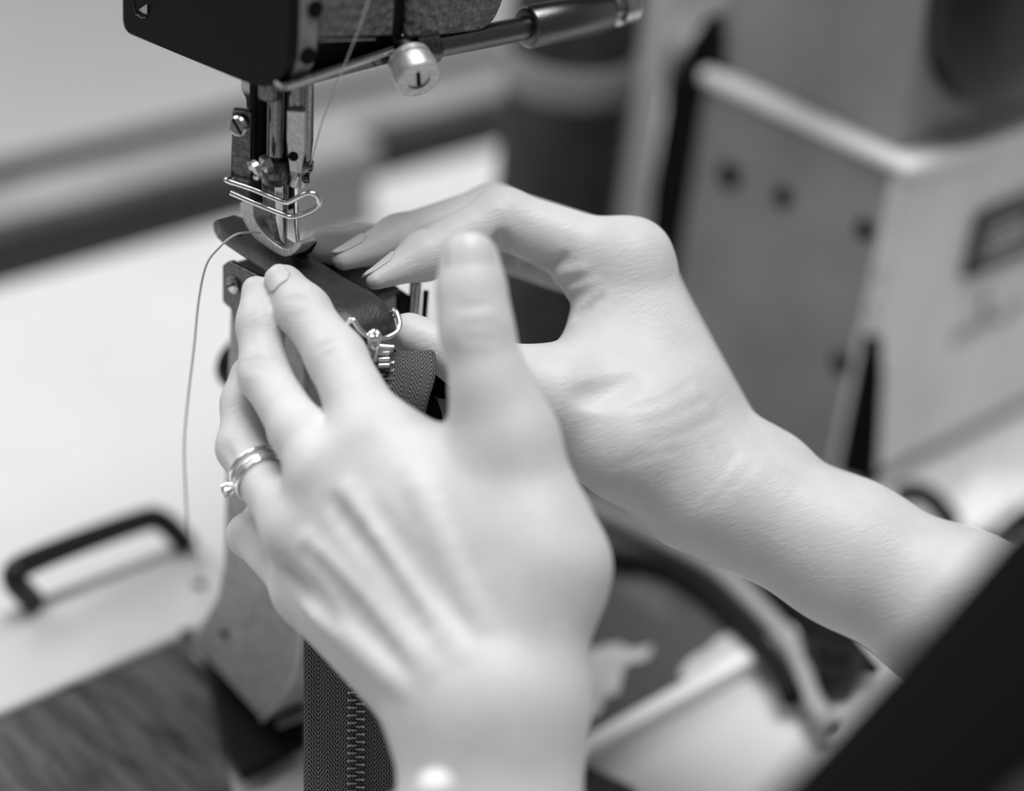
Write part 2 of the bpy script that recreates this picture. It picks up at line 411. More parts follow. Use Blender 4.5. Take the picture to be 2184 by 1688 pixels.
prism('side_cover', roundpoly([A([23.7, -14, 170.]), A([23.7, -14, 61.5]), A([52, -14, 58.8]), A([62, -14, 84.]), A([64, -14, 170.])], [0, 1.5, 6, 8, 0]), (0, 3, 0), M['hammertone'], sm, bevel=.9)
prism('arm', [A([22, -10.8, 62.]), A([50, -10.8, 62.]), A([64, -10.8, 96.]), A([250, -10.8, 110.]), A([300, -10.8, 160.]), A([22, -10.8, 160.])], (0, 55, 0), M['dark_enamel'], sm, bevel=2)
# --- knee-lift lever, rod, sleeve, thumb nut
RY = -12
lv = [ony(x, y, RY) for x, y in ((598, 182), (604, 196), (640, 190), (845, 134), (900, 112), (880, 82), (835, 100), (615, 176))]
lvo = prism('lifter_lever', lv, (0, 3.2, 0), M['bar_steel'], sm, bevel=.5)
tube('lever_edge', [ony(x, y, RY - .6) for x, y in ((608, 186), (725, 147), (838, 108))], .75, M['chrome'], lvo, seg=8)
rodm = M['worn_steel']
r0, r1, r2, r3 = ony(900, 104, RY), ony(1128, 58, RY), ony(1122, 59, RY), ony(1290, 24, RY)
tube('lifter_rod', [r0, r1], 3.1, rodm, sm, seg=24)
sv = lathe('rod_sleeve', r2, r3 - r2, [(-.2, 4.3), (0, 5.0), (.8, 5.6), (np.linalg.norm(r3 - r2) - 1, 5.6), (np.linalg.norm(r3 - r2), 5.0)], rodm, sm)
ra = ony(1300, 18, RY); rb = ony(1352, 6, RY)
lathe('rod_end_knob', ra, rb - ra, [(0, 3.4), (2, 3.4), (2.2, 5.2), (7.5, 5.2), (8.5, 4)], M['steel'], sm)
dr = (r1 - r0) / np.linalg.norm(r1 - r0)
lathe('rod_clamp', r0 - dr * 3.6, dr, [(0, 3.9), (.4, 4.4), (7, 4.4), (7.4, 3.9)], M['dark_steel'], sm)
ka = ony(871, 124, -15)
kax = (CR * .42 - CU * .91) * .86 - CF * .51; kax = kax / np.linalg.norm(kax); kb = ka + kax * 7.9
lathe('clamp_neck', ka - kax * 3.1, kax, [(0, 3.6), (3.2, 3.6)], M['dark_steel'], sm)
kn = lathe('thumb_nut', ka, kax, [(0, 5.1), (.4, 5.6), (2.2, 5.7), (2.3, 5.3), (2.9, 5.3), (3.0, 5.9), (7.2, 5.9), (7.9, 5.4), (7.9, 3.0), (7.3, 2.9)], M['brushed_plate'], sm, seg=36)
kl = np.linalg.norm(kb - ka)
obox('slot', ka + kax * 7.55, np.cross(kax, CR) / np.linalg.norm(np.cross(kax, CR)) * 2.2, A(CR) * .4, kax * .3, M['black'], kn)
# --- presser bar group
pb = A([-4, 4])
kl_ = N(577, 186, -3)
lathe('knurled_collar', N(577, 168, -2), (0, 0, -1), [(0, 2.6), (.3, 3.0), (4.6, 3.0), (5, 2.7)], M['dark_steel'], sm)
tube('presser_bar', [N(592, 150, 0), N(588, 375, 0)], 2.5, M['bar_steel'], sm, seg=20)
tube('bar_guide', [N(556, 160, 5), N(556, 420, 5)], 3.2, M['black_enamel'], sm, seg=16)
tube('inner_bar', [N(607, 160, 6), N(607, 440, 6)], 2.6, M['black_enamel'], sm, seg=16)
cl = lathe('presser_clamp', N(588, 338, -1), (0, 0, -1), [(0, 3.3), (.4, 3.6), (6, 3.6), (6.5, 3.2)], M['dark_steel'], sm)
# left guide plate with screw
gp = [N(x, y, -3) for x, y in ((496, 236), (536, 240), (534, 392), (491, 386))]
gpo = prism('guide_plate', gp, _fh * 2.2, M['dark_steel'], sm, bevel=.3)
screw('plate_screw', N(511, 268, -3.6), -_fh - CR * .35 + CU * .2, 2.6, 1.3, M['steel'], gpo, ang=2.3)
prism('lifter_tab', [N(x, y, 3) for x, y in ((514, 165), (538, 165), (541, 238), (524, 232), (522, 210), (514, 195))], _fh * 1.5, M['steel'], sm, bevel=.3)
# clamp screws
a0 = N(536, 366, -10); ax = CR * .8 + CU * .25 + _fh * .5; ax = ax / np.linalg.norm(ax)
cs = lathe('clamp_screw', a0, ax, [(0, 1.6), (.3, 2.6), (1.6, 2.7), (1.7, 1.1), (5.5, 1.1)], M['steel'], cl, seg=24)
obox('slot', a0 + ax * .1, A(CU) * 2.4, np.cross(ax, CU) * .35, ax * .35, M['black'], cs)
lathe('lock_nut', a0 + ax * 3.4, ax, [(0, 2.0), (.3, 2.3), (1.8, 2.3), (2.1, 2.0)], M['steel'], cl, seg=6)
# shank and presser foot
prism('foot_shank', [N(x, y, -2) for x, y in ((556, 380), (612, 372), (612, 440), (608, 525), (586, 512), (566, 470), (560, 430))], _fh * 3.5, M['dark_steel'], sm, bevel=.4)
prism('shank_face', [N(x, y, -3.5) for x, y in ((584, 385), (604, 380), (604, 470), (607, 524), (598, 512), (588, 470))], _fh * 1.2, M['steel'], sm, bevel=.3)
ft = [(512, 432), (514, 456), (524, 482), (543, 509), (570, 529), (592, 543), (606, 549), (622, 545), (636, 533), (643, 519), (629, 516), (622, 527), (606, 531), (590, 523), (568, 506), (551, 484), (541, 459), (538, 432)]
prism('presser_foot', [onx(x, y, -3.5) for x, y in catmull([A(q, float) for q in ft], 2, True)], (4.8, 0, 0), M['brushed_plate'], sm, bevel=.35)
prism('foot_toe', [onx(x, y, 1.6) for x, y in ((612, 540), (642, 520), (652, 524), (640, 545), (625, 556))], (4.0, 0, 0), M['dark_steel'], sm, bevel=.3)
# --- needle bar group
nb = prism('needle_bar_flat', [N(x, y, -5) for x, y in ((612, 236), (651, 238), (650, 320), (643, 372), (618, 366), (611, 300))], _fh * 2.4, M['brushed_plate'], sm, bevel=.3)
lathe('bar_hole', N(626, 333, -4.8), -_fh, [(0, 1.25), (.3, 1.25), (.3, .8), (.31, .7)], M['black'], nb)
tube('needle_bar', [N(640, 150, 0), N(636, 366, 0)], 3.3, M['bar_steel'], sm, seg=24)
tube('side_bar', [N(657, 170, 2), N(655, 300, 2), N(648, 380, 2)], [1.5, 1.6, 1.3], M['dark_steel'], sm, seg=14)
lathe('needle_clamp', N(636, 358, 0), (0, 0, -1), [(0, 3.0), (4.5, 2.6)], M['steel'], sm)
lathe('thread_guide', N(646, 352, -4), CR * .9 - CU * .1, [(0, .9), (1.6, .9), (1.6, 1.4), (2.6, 1.4)], M['dark_steel'], sm)
lathe('needle_screw', N(648, 380, -2), CR, [(0, 1.3), (1.4, 1.3), (1.5, 1.0)], M['dark_steel'], sm)
tube('needle', [N(633, 378, 0), N(633, 430, 0), N(634, 485, 0), N(635, 530, 0)], [1.15, 1.0, .75, .4], M['chrome'], sm, seg=14)
# --- finger guard wire
gw = [N(525, 372, 0), N(490, 380, -3), N(487, 386, -5), N(540, 404, -6), N(600, 429, -8), N(616, 431, -9), N(640, 419, -10), N(660, 412, -10), N(676, 418, -10), (N(681, 432, -10)), N(672, 446, -10), N(645, 458, -10), N(624, 463, -10), N(608, 459, -9), N(550, 436, -7), N(492, 411, -5)]
tube('finger_guard', catmull(gw, 5), .72, M['chrome'], sm, seg=12)

# ------------------------------------------------------------------ threads
t1 = [ony(800, -40, -16), ony(762, 70, -16), N(722, 170, -7), N(690, 250, -6), N(664, 345, -5), N(652, 366, -5), N(640, 380, -4), N(636, 500, -2)]
tag(tube('needle_thread', catmull(t1, 4), .16, M['thread'], seg=8), 'thin pale thread running from the arm down to the needle', 'thread')
t2 = [W(556, 497, 495), W(530, 496, 493), W(500, 502, 491), (W(468, 528, 492)), W(440, 566, 496), W(424, 640, 502), W(414, 740, 508), W(401, 850, 514), W(393, 950, 520), W(396, 1050, 528), W(402, 1130, 545), W(420, 1200, 575), onz(436, 1245, -157)]
tag(tube('loose_thread', catmull(t2, 6), .3, M['thread'], seg=8), 'loose thread tail looping from the strap down to the pale slide plate', 'thread')

# ------------------------------------------------------------------ things on the bench
brd = [onz(x, y, -160) for x, y in ((-120, 1548), (385, 1368), (440, 1420), (478, 1600), (500, 1700), (470, 1800), (-120, 2000))]
tag(prism('wooden_board', [A([p[0], min(p[1], 52.5), TZ + .1]) for p in brd], (0, 0, 6), M['wood_dark'], bevel=1), 'dark scratched wooden board lying in front of the pale slide plate', 'board')
lathe('knot_hole', onz(140, 1460, -160.1), (0, 0, 1), [(0, 3.6), (.5, 3.6)], M['black'], bpy.data.objects['wooden_board'])
ck = [onz(x, y, -156) for x, y in ((1236, 1075), (1330, 1112), (1430, 1160), (1530, 1215), (1610, 1290), (1670, 1355), (1705, 1415), (1730, 1490), (1780, 1560))]
tag(tube('grey_cable', catmull(ck, 5), 3.4, M['rubber_grey'], seg=14), 'pale grey rubber cable curving over the chipped machine bed', 'cable')
cb = [onz(x, y, -156) for x, y in ((1225, 1170), (1300, 1190), (1400, 1205), (1500, 1260), (1580, 1335), (1640, 1400), (1672, 1450), (1690, 1490))]
tag(tube('black_cable', catmull(cb, 5), 3.8, M['rubber_black'], seg=14), 'thick black cable lying below the grey one on the bed', 'cable')
kk = onz(1768, 1435, -160)
kf = empty('foot_knob', kk, 'dark round knob beside the end of the grey cable', 'knob')
lathe('knob_body', kk, (0, 0, 1), [(.1, 11), (6, 11), (8, 9.5)], M['dark_enamel'], kf)
lathe('knob_cap', kk + A([0, 0, 8]), (0, 0, 1), [(0, 6), (3, 5.5), (3.6, 4)], M['rubber_black'], kf)
ph = [onz(x, y, TZ + .2) for x, y in ((1225, 1625), (1345, 1682), (1420, 1760), (1200, 1760))]
tag(prism('dark_swatch', ph, (0, 0, 1.0), M['leather'], bevel=.3), 'dark leather offcut at the bottom edge of the white bench', 'leather piece')
# crumpled white cloth and a black hose by the column foot
def blob(name, c, ax, m, parent=None, amp=.15, seed=0, n=24):
    rnd = random.Random(seed); ph_ = [rnd.uniform(0, 6.28) for _ in range(6)]
    v = []; f = []
    for i in range(n + 1):
        th = math.pi * i / n
        for j in range(2 * n):
            p = 2 * math.pi * j / (2 * n)
            r = 1 + amp * (math.sin(3 * p + ph_[0]) * math.sin(2 * th + ph_[1]) + .6 * math.sin(5 * p + ph_[2]) * math.sin(4 * th + ph_[3]))
            d = (math.sin(th) * math.cos(p), math.sin(th) * math.sin(p), math.cos(th))
            v.append(A(c) + r * (A(ax[0]) * d[0] + A(ax[1]) * d[1] + A(ax[2]) * d[2]))
    for i in range(n):
        for j in range(2 * n):
            f.append((i * 2 * n + j, i * 2 * n + (j + 1) % (2 * n), (i + 1) * 2 * n + (j + 1) % (2 * n), (i + 1) * 2 * n + j))
    return mesh(name, v, f, m, parent, smooth=True)
cc = onz(2120, 1075, -152)
tag(blob('white_cloth', cc, ((24, 0, 0), (0, 14, 0), (0, 0, 9)), M['pearl'], amp=.13, seed=5), 'crumpled white cloth lying by the foot of the machine column', 'cloth')
hs = [onz(1915, 1062, -150), onz(1950, 1050, -146), onz(1990, 1068, -146), onz(2020, 1105, -150), onz(2060, 1130, -155), onz(2200, 1110, -155)]
tag(tube('black_hose', catmull(hs, 5), 4, M['rubber_black'], seg=14), 'black hose bent in front of the white cloth', 'hose')

# background on the bench, far out of focus
sp0 = A([236., 136, TZ])
spl = empty('thread_cone', sp0, 'dark thread cone with a paler band standing behind the machine', 'thread cone')
lathe('cone_base', sp0, (0, 0, 1), [(.2, 26), (6, 26), (7, 22)], M['black_enamel'], spl)
lathe('winding', sp0, (0, 0, 1), [(7, 24), (30, 25), (118, 25)], M['spool'], spl)
lathe('pale_band', sp0, (0, 0, 1), [(118, 25.2), (121, 26), (131, 26), (134, 25)], M['cardboard'], spl)
lathe('upper_winding', sp0, (0, 0, 1), [(134, 25), (150, 25), (200, 23), (208, 20)], M['spool'], spl)
pw = A([262., 119, TZ])
pol = empty('white_post', pw, 'white upright tube between the thread cone and the column', 'post')
tube('tube', [pw + A([0, 0, .2]), pw + A([0, 0, 330.])], 7.5, M['ledge_white'], pol, seg=20)
lathe('collar', pw, (0, 0, 1), [(.2, 14), (5, 14), (6, 9)], M['column_light'], pol)
tk = [A([254., 128, TZ + 118.]), A([254., 128, TZ + 330])]
tag(tube('black_strap', catmull(tk, 3), [4.5] * 4, M['rubber_black'], seg=10), 'black strap hanging behind the rod beside the white tube', 'strap')
bx0 = A([226., 279, TZ])
crt = empty('cardboard_box', bx0, 'grey cardboard box standing on the bench behind the needle', 'box')
box('carton', 206, 246, 262, 296, TZ + .2, TZ + 40, M['cardboard'], crt, bevel=1)
box('lid', 205, 247, 261, 297, TZ + 32, TZ + 42, M['rubber_grey'], crt, bevel=1.5)
bb = onz(1088, 690, TZ)
bob = empty('white_bobbin', bb, 'small white thread bobbin in front of the dark thread cone', 'bobbin')
lathe('flange', bb, (0, 0, 1), [(.2, 9), (1.5, 9), (1.6, 5)], M['ledge_white'], bob)
lathe('winding', bb, (0, 0, 1), [(1.6, 7.5), (24, 7.5)], M['pearl'], bob)
lathe('flange', bb, (0, 0, 1), [(24, 5), (24.1, 9), (25.5, 9)], M['ledge_white'], bob)

# ------------------------------------------------------------------ leather strap with D ring
st = empty('leather_zip_pull', (0, -10, 0), 'dark leather zip pull folded over a wire ring under the presser foot', 'zip pull')
X0, X1 = -8.3, 5.6
th = 1.9
path = [(26.5, .9), (15, .5), (4, .6), (-8, .9), (-18, 1.1), (-24, 1.7), (-29, 1.9), (-33, 1.2), (-36.3, -.8), (-37.6, -3.4), (-36.6, -5.8), (-34.2, -7.0), (-30, -6.6), (-25, -4.6), (-22, -3.2), (-17, -2.3), (-10, -1.9), (-4, -1.8)]
cp_ = catmull([A([0, a, b], float) for a, b in path], 4)
v = []; f = []; nw = 8
n = len(cp_)
def sect(off):
    rows = []
    for i, p in enumerate(cp_):
        t = cp_[min(i + 1, n - 1)] - cp_[max(i - 1, 0)]; t /= np.linalg.norm(t)
        nn = A([0, t[2], -t[1]])       # outer side
        rows.append(p + nn * off)
    return rows
top = sect(th / 2 * 1); bot = sect(-th / 2)
for i in range(n):
    inset = 0.0
    if i < 3: inset = (3 - i) ** 2 * .35
    xs = [X0 + inset + (X1 - X0 - 2 * inset) * k / nw for k in range(nw + 1)]
    for k, x in enumerate(xs):
        e = .35 if k in (0, nw) else 0
        q = top[i] * (1 - e) + bot[i] * e; v.append((x, q[1], q[2]))
    for k, x in enumerate(reversed(xs)):
        e = .35 if k in (0, nw) else 0
        q = bot[i] * (1 - e) + top[i] * e; v.append((x, q[1], q[2]))
m_ = 2 * (nw + 1)
for i in range(n - 1):
    for k in range(m_):
        f.append((i * m_ + k, i * m_ + (k + 1) % m_, (i + 1) * m_ + (k + 1) % m_, (i + 1) * m_ + k))
f.append(list(range(m_))); f.append([(n - 1) * m_ + k for k in range(m_)][::-1])
strap = mesh('strap', v, f, M['leather'], st, smooth=True, angle=60)
for x, y in ((-3, 17.5), (1.5, -16.5), (1.2, -22.0)):
    zz = 1.75 if y < 0 else 1.62
    lathe('stitch_hole', (x, y, zz - .25), (0, 0, 1), [(0, .55), (.42, .55), (.43, .4)], M['black'], strap, seg=14)
rg = [A([-8.9, -34.0, -3.2]), A([0, -33.6, -3.2]), A([6.3, -34.0, -3.2])]
ring_px = [W(840, 662, 481), W(852, 688, 479.5), W(848, 707, 478.5), W(826, 720, 477), W(800, 722, 475.5), W(783, 717, 474.5), W(766, 703, 474), W(750, 682, 473.5)]
dring = catmull([A([4.8, -34.2, -3.0])] + ring_px + [A([-7.6, -34.2, -3.0])], 5, True)
tube('wire_ring', dring, .75, M['silver'], st, seg=14, closed=True)

# ------------------------------------------------------------------ zipper
zp = empty('zipper', W(760, 1500, 492), 'metal zipper on dark herringbone tape hanging below the leather pull', 'zipper')
DZ = 487
def rail(pts): return catmull([W(*q) for q in pts], 8)
inner = [(824, 752, 482), (822, 800, 480), (815, 880, 480), (798, 980, 485), (780, 1100, 489), (766, 1230, 490), (762, 1350, 490), (761, 1500, 490), (760, 1640, 490), (760, 1760, 490), (758, 2000, 492)]
outR = [(926, 748, 484), (929, 800, 480), (910, 870, 479), (890, 980, 486), (876, 1100, 490), (866, 1230, 491), (866, 1350, 491), (868, 1500, 491), (868, 1640, 491), (868, 1760, 491), (866, 2000, 493)]
outL = [(735, 775, 486), (728, 830, 488), (716, 900, 490), (692, 990, 491), (674, 1100, 491), (656, 1230, 491), (649, 1350, 491), (648, 1500, 491), (648, 1640, 491), (648, 1760, 491), (646, 2000, 493)]
def tape(name, a, b, bow):
    ra, rb = rail(a), rail(b); n = len(ra); K = 8; v = []; uv = []; f = []; L = 0
    for i in range(n):
        if i: L += np.linalg.norm((ra[i] + rb[i] - ra[i - 1] - rb[i - 1]) / 2)
        for k in range(K + 1):
            t = k / K
            v.append(ra[i] * (1 - t) + rb[i] * t - CF * bow * math.sin(math.pi * t) * max(0, 1 - i / 22)); uv.append((t * 12.2, L))
    for i in range(n - 1):
        for k in range(K):
            f.append((i * (K + 1) + k, i * (K + 1) + k + 1, (i + 1) * (K + 1) + k + 1, (i + 1) * (K + 1) + k))
    return mesh(name, v, f, M['twill'], zp, smooth=True, solid=.55, uv=uv)
tape('tape', inner, outR, 2.2)
tape('tape', inner, outL, 1.0)
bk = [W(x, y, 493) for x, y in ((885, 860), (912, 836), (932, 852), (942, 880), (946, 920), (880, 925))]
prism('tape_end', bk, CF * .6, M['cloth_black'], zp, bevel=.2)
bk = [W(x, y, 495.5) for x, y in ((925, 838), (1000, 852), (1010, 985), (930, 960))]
prism('grey_gap_sheet', bk, CF * .6, M['rubber_grey'], zp, bevel=.2)  # plain grey sheet filling the gap beside the tape
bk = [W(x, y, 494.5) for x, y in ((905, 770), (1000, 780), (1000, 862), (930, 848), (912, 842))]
prism('thumb_shade_sheet', bk, CF * .6, M['cloth_black'], zp, bevel=.2)  # black sheet standing in for the shade under the right thumb
# teeth: one shared mesh, hooked block with a head
def tooth_mesh():
    me = bpy.data.meshes.new('zipper_tooth'); bm = bmesh.new()
    for (x0, x1, h, d) in ((-.2, 1.6, .40, .75), (1.4, 2.15, .30, .60), (-.2, .45, .55, .95)):
        r = bmesh.ops.create_cube(bm, size=1)
        bmesh.ops.scale(bm, vec=((x1 - x0), 2 * h * .62, 2 * d), verts=r['verts'])
        bmesh.ops.translate(bm, vec=((x0 + x1) / 2, 0, 0), verts=r['verts'])
    bmesh.ops.scale(bm, vec=(S, S, S), verts=bm.verts)
    bmesh.ops.bevel(bm, geom=bm.edges[:], offset=.00012, segments=1, affect='EDGES')
    bm.to_mesh(me); bm.free(); me.materials.append(M['tooth']); return me
tm = tooth_mesh()
ri = rail(inner); cum = [0]
for i in range(1, len(ri)): cum.append(cum[-1] + np.linalg.norm(ri[i] - ri[i - 1]))
PITCH = 1.93
def at_len(s):
    i = min(max(np.searchsorted(cum, s) - 1, 0), len(ri) - 2); t = (s - cum[i]) / (cum[i + 1] - cum[i])
    tg = ri[i + 1] - ri[i]; return ri[i] + t * tg, tg / np.linalg.norm(tg)
k = 0
for side in (1, -1):
    s = 3.2 + (PITCH / 2 if side < 0 else 0)
    while s < cum[-1] - 1:
        p, tg = at_len(s); nrm = -CF - tg * (-CF @ tg); nrm /= np.linalg.norm(nrm); xx = np.cross(tg, nrm)
        if xx @ CR > 0: xx = -xx
        # tooth body starts on its own tape and reaches across the centre line
        base = p - xx * side * 2.0 * 1.0 + nrm * .3
        o = bpy.data.objects.new('zipper_tooth', tm); col.objects.link(o); o.parent = zp
        X = xx * side; Y = tg; Z = np.cross(X, Y)
        o.matrix_local = Matrix(((X[0], Y[0], Z[0], (base - ORG[zp])[0] * S), (X[1], Y[1], Z[1], (base - ORG[zp])[1] * S), (X[2], Y[2], Z[2], (base - ORG[zp])[2] * S), (0, 0, 0, 1)))
        s += PITCH
# slider and link
slider = obox('slider', W(818, 768, 478.5), CR * 1.7, CU * 2.6, CF * .7, M['dark_steel'], zp, bevel=.4)
for yy in (754, 767, 780):
    obox('slider_rib', W(819, yy, 477.2), CR * 1.55 + CU * .05, CU * .52, CF * .8, M['silver'], slider, bevel=.35, seg=3)
lk = catmull([W(798, 707, 474.6), W(806, 716, 474), W(805, 733, 474.6), W(798, 742, 476), W(790, 733, 474.8), W(790, 716, 474)], 5, True)
tube('link', lk, .85, M['silver'], slider, seg=12, closed=True)
lathe('link_bead', W(789, 722, 474.2), CR, [(0, .9), (.3, 1.45), (.9, 1.3), (1.3, 1.45), (1.9, 1.45), (2.2, .9)], M['chrome'], slider, seg=10)
tube('slider_bar', [W(784, 737, 475.5), W(839, 741, 476.5)], .55, M['silver'], slider, seg=12)
tube('slider_bar', [W(806, 746, 476.5), W(838, 748, 477)], .4, M['silver'], slider, seg=12)
tube('stop_wire', catmull([W(804, 744, 476), W(800, 762, 476.5), W(799, 772, 476.5)], 5), .6, M['silver'], slider, seg=10)

# ------------------------------------------------------------------ person: arms and hands as smooth implicit surfaces
def V(px, py, d): return A([(px - CX) * d / FPX, (py - CY) * d / FPX, d])      # view space, mm (x right, y down, z depth)
def v2w(v): v = np.asarray(v); return CC + v[:, :1] * CR - v[:, 1:2] * CU + v[:, 2:3] * CF
def smin(a, b, k):
    h = np.maximum(k - np.abs(a - b), 0) / k
    return np.minimum(a, b) - h * h * k * .25
def smax(a, b, k): return -smin(-a, -b, k)
def cap(p, a, b, ra, rb):
    ab = b - a; t = np.clip(((p - a) @ ab) / (ab @ ab + 1e-9), 0, 1)
    return np.linalg.norm(p - a - t[..., None] * ab, axis=-1) - (ra + (rb - ra) * t)
def J(px, py, d, rpx): return (V(px, py, d), rpx * d / FPX)
def chain(js, k=3.0): return [(js[i][0], js[i + 1][0], js[i][1], js[i + 1][1], k) for i in range(len(js) - 1)]
class Hand:
    def __init__(s): s.palm = []; s.fingers = []; s.ridges = []; s.cuts = []
    def grid(s, h=.9):
        pr_ = s.palm + [c for f_, _ in s.fingers for c in f_]
        lo = np.min([np.minimum(c[0] - c[2], c[1] - c[3]) for c in pr_], 0) - 4
        hi = np.max([np.maximum(c[0] + c[2], c[1] + c[3]) for c in pr_], 0) + 4
        n = np.ceil((hi - lo) / h).astype(int) + 1
        ax = [lo[i] + h * np.arange(n[i]) for i in range(3)]
        G = np.full(n, 50., np.float32)
        def sl(c, mg):
            a = np.minimum(c[0] - c[2], c[1] - c[3]) - mg; b = np.maximum(c[0] + c[2], c[1] + c[3]) + mg
            a = np.minimum(a, np.minimum(c[0] - c[3], c[1] - c[3]) - mg)
            i0 = np.clip(((a - lo) / h).astype(int), 0, n); i1 = np.clip(((b - lo) / h).astype(int) + 2, 0, n)
            return tuple(slice(i0[i], i1[i]) for i in range(3))
        def ev(c, q):
            P = np.stack(np.meshgrid(*[ax[i][q[i]] for i in range(3)], indexing='ij'), -1)
            return cap(P, c[0], c[1], c[2], c[3]).astype(np.float32)
        for c in s.palm:
            q = sl(c, 12); G[q] = smin(G[q], ev(c, q), c[4])
        T = G.copy()
        for caps, kf in s.fingers:
            F = np.full(n, 50., np.float32)
            for c in caps:
                q = sl(c, 9); F[q] = smin(F[q], ev(c, q), c[4])
            T = smin(T, smin(F, G, kf), .6)
            del F
        s.T, s.lo, s.h, s.n, s.sl, s.ev = T, lo, h, n, sl, ev
        for c in s.ridges:
            q = sl(c, 10); T[q] = smin(T[q], ev(c, q), c[4])
        return s
    def depth(s, px, py):                    # first surface met along the line of sight
        d = np.arange(s.lo[2] + .5, s.lo[2] + s.h * (s.n[2] - 2), .2)
        P = np.stack([(px - CX) * d / FPX, (py - CY) * d / FPX, d], 1)
        g = np.clip((P - s.lo) / s.h, 0, s.n - 1.001); i = g.astype(int); t = g - i; f_ = 0
        for a in (0, 1):
            for b in (0, 1):
                for c in (0, 1):
                    f_ = f_ + np.abs(1 - a - t[:, 0]) * np.abs(1 - b - t[:, 1]) * np.abs(1 - c - t[:, 2]) * s.T[i[:, 0] + a, i[:, 1] + b, i[:, 2] + c]
        k_ = np.argmax(f_ < 0)
        if f_[k_] >= 0 or k_ == 0: return None
        return d[k_ - 1] + .2 * f_[k_ - 1] / (f_[k_ - 1] - f_[k_])
    def line(s, pts, r, off, k, cut=True):
        # a crease (cut) or a tendon/vein (raised) that follows the skin; r may be a list, off = centre behind the surface in mm
        pts = [A(p, float) for p in pts]; pts = catmull(pts, 4) if len(pts) > 2 else pts
        rs = np.interp(np.linspace(0, 1, len(pts)), np.linspace(0, 1, len(r)), r) if isinstance(r, (list, tuple)) else [r] * len(pts)
        js = []
        for p, r_, d in [(p, r_, s.depth(p[0], p[1])) for p, r_ in zip(pts, rs)]:
            if d is not None: js.append((V(p[0], p[1], d + off), r_))
        for i in range(len(js) - 1):
            if np.linalg.norm(js[i][0] - js[i + 1][0]) > 14: continue
            c = (js[i][0], js[i + 1][0], js[i][1], js[i + 1][1], k); q = s.sl(c, 6)
            if cut: s.T[q] = smax(s.T[q], -s.ev(c, q), k)
            else: s.T[q] = smin(s.T[q], s.ev(c, q), k)
    def build(s, h=.9):
        if not hasattr(s, 'T'): s.grid(h)
        return nets(s.T, s.lo, s.h)
def nets(F, lo, h):
    n = A(F.shape); inside = F < 0
    cn = n - 1
    idx = np.full(cn, -1, np.int64)
    cnt = np.zeros(cn, np.int8)
    for dx in (0, 1):
        for dy in (0, 1):
            for dz in (0, 1):
                cnt += inside[dx:dx + cn[0], dy:dy + cn[1], dz:dz + cn[2]]
    act = np.argwhere((cnt > 0) & (cnt < 8)); idx[tuple(act.T)] = np.arange(len(act))
    acc = np.zeros((len(act), 3)); wt = np.zeros(len(act))
    for axs in range(3):
        o1, o2 = [i for i in range(3) if i != axs]
        for a in (0, 1):
            for b in (0, 1):
                c0 = act.copy(); c0[:, o1] += a; c0[:, o2] += b; c1 = c0.copy(); c1[:, axs] += 1
                f0 = F[tuple(c0.T)]; f1 = F[tuple(c1.T)]; m = (f0 < 0) != (f1 < 0)
                t = np.where(m, f0 / np.where(m, f0 - f1, 1), 0)
                p = c0.astype(float); p[:, axs] += t
                acc[m] += p[m]; wt[m] += 1
    verts = lo + h * acc / wt[:, None]
    quads = []
    for axs in range(3):
        o1, o2 = [(1, 2), (2, 0), (0, 1)][axs]
        sl0 = [slice(None)] * 3; sl1 = [slice(None)] * 3
        sl0[axs] = slice(0, n[axs] - 1); sl1[axs] = slice(1, n[axs])
        e = np.argwhere(inside[tuple(sl0)] != inside[tuple(sl1)])
        e = e[(e[:, o1] > 0) & (e[:, o2] > 0) & (e[:, o1] < cn[o1]) & (e[:, o2] < cn[o2])]
        def cell(d1, d2):
            c = e.copy(); c[:, o1] -= d1; c[:, o2] -= d2; return idx[tuple(c.T)]
        q = np.stack([cell(1, 1), cell(0, 1), cell(0, 0), cell(1, 0)], 1)
        fl = ~inside[tuple(e.T)]
        q[fl] = q[fl][:, ::-1]
        quads.append(q)
    quads = np.concatenate(quads)
    for _ in range(3):       # light smoothing
        s_ = np.zeros_like(verts); c_ = np.zeros(len(verts))
        for a, b in ((0, 1), (1, 2), (2, 3), (3, 0)):
            np.add.at(s_, quads[:, a], verts[quads[:, b]]); np.add.at(c_, quads[:, a], 1)
        verts = verts * .5 + .5 * s_ / np.maximum(c_, 1)[:, None]
    return verts, quads
def body_mesh(name, vq, parent, m):
    v, q = vq; w_ = v2w(v); org = ORG[parent]
    me = bpy.data.meshes.new(name)
    me.vertices.add(len(w_)); me.vertices.foreach_set('co', ((w_ - org) * S).ravel())
    me.loops.add(len(q) * 4); me.loops.foreach_set('vertex_index', q.ravel().astype(np.int32))
    me.polygons.add(len(q)); me.polygons.foreach_set('loop_start', np.arange(0, 4 * len(q), 4, dtype=np.int32))
    me.update(calc_edges=True); me.validate()
    me.polygons.foreach_set('use_smooth', [True] * len(me.polygons))
    me.materials.append(m)
    return link_mesh(name, me, org, parent)
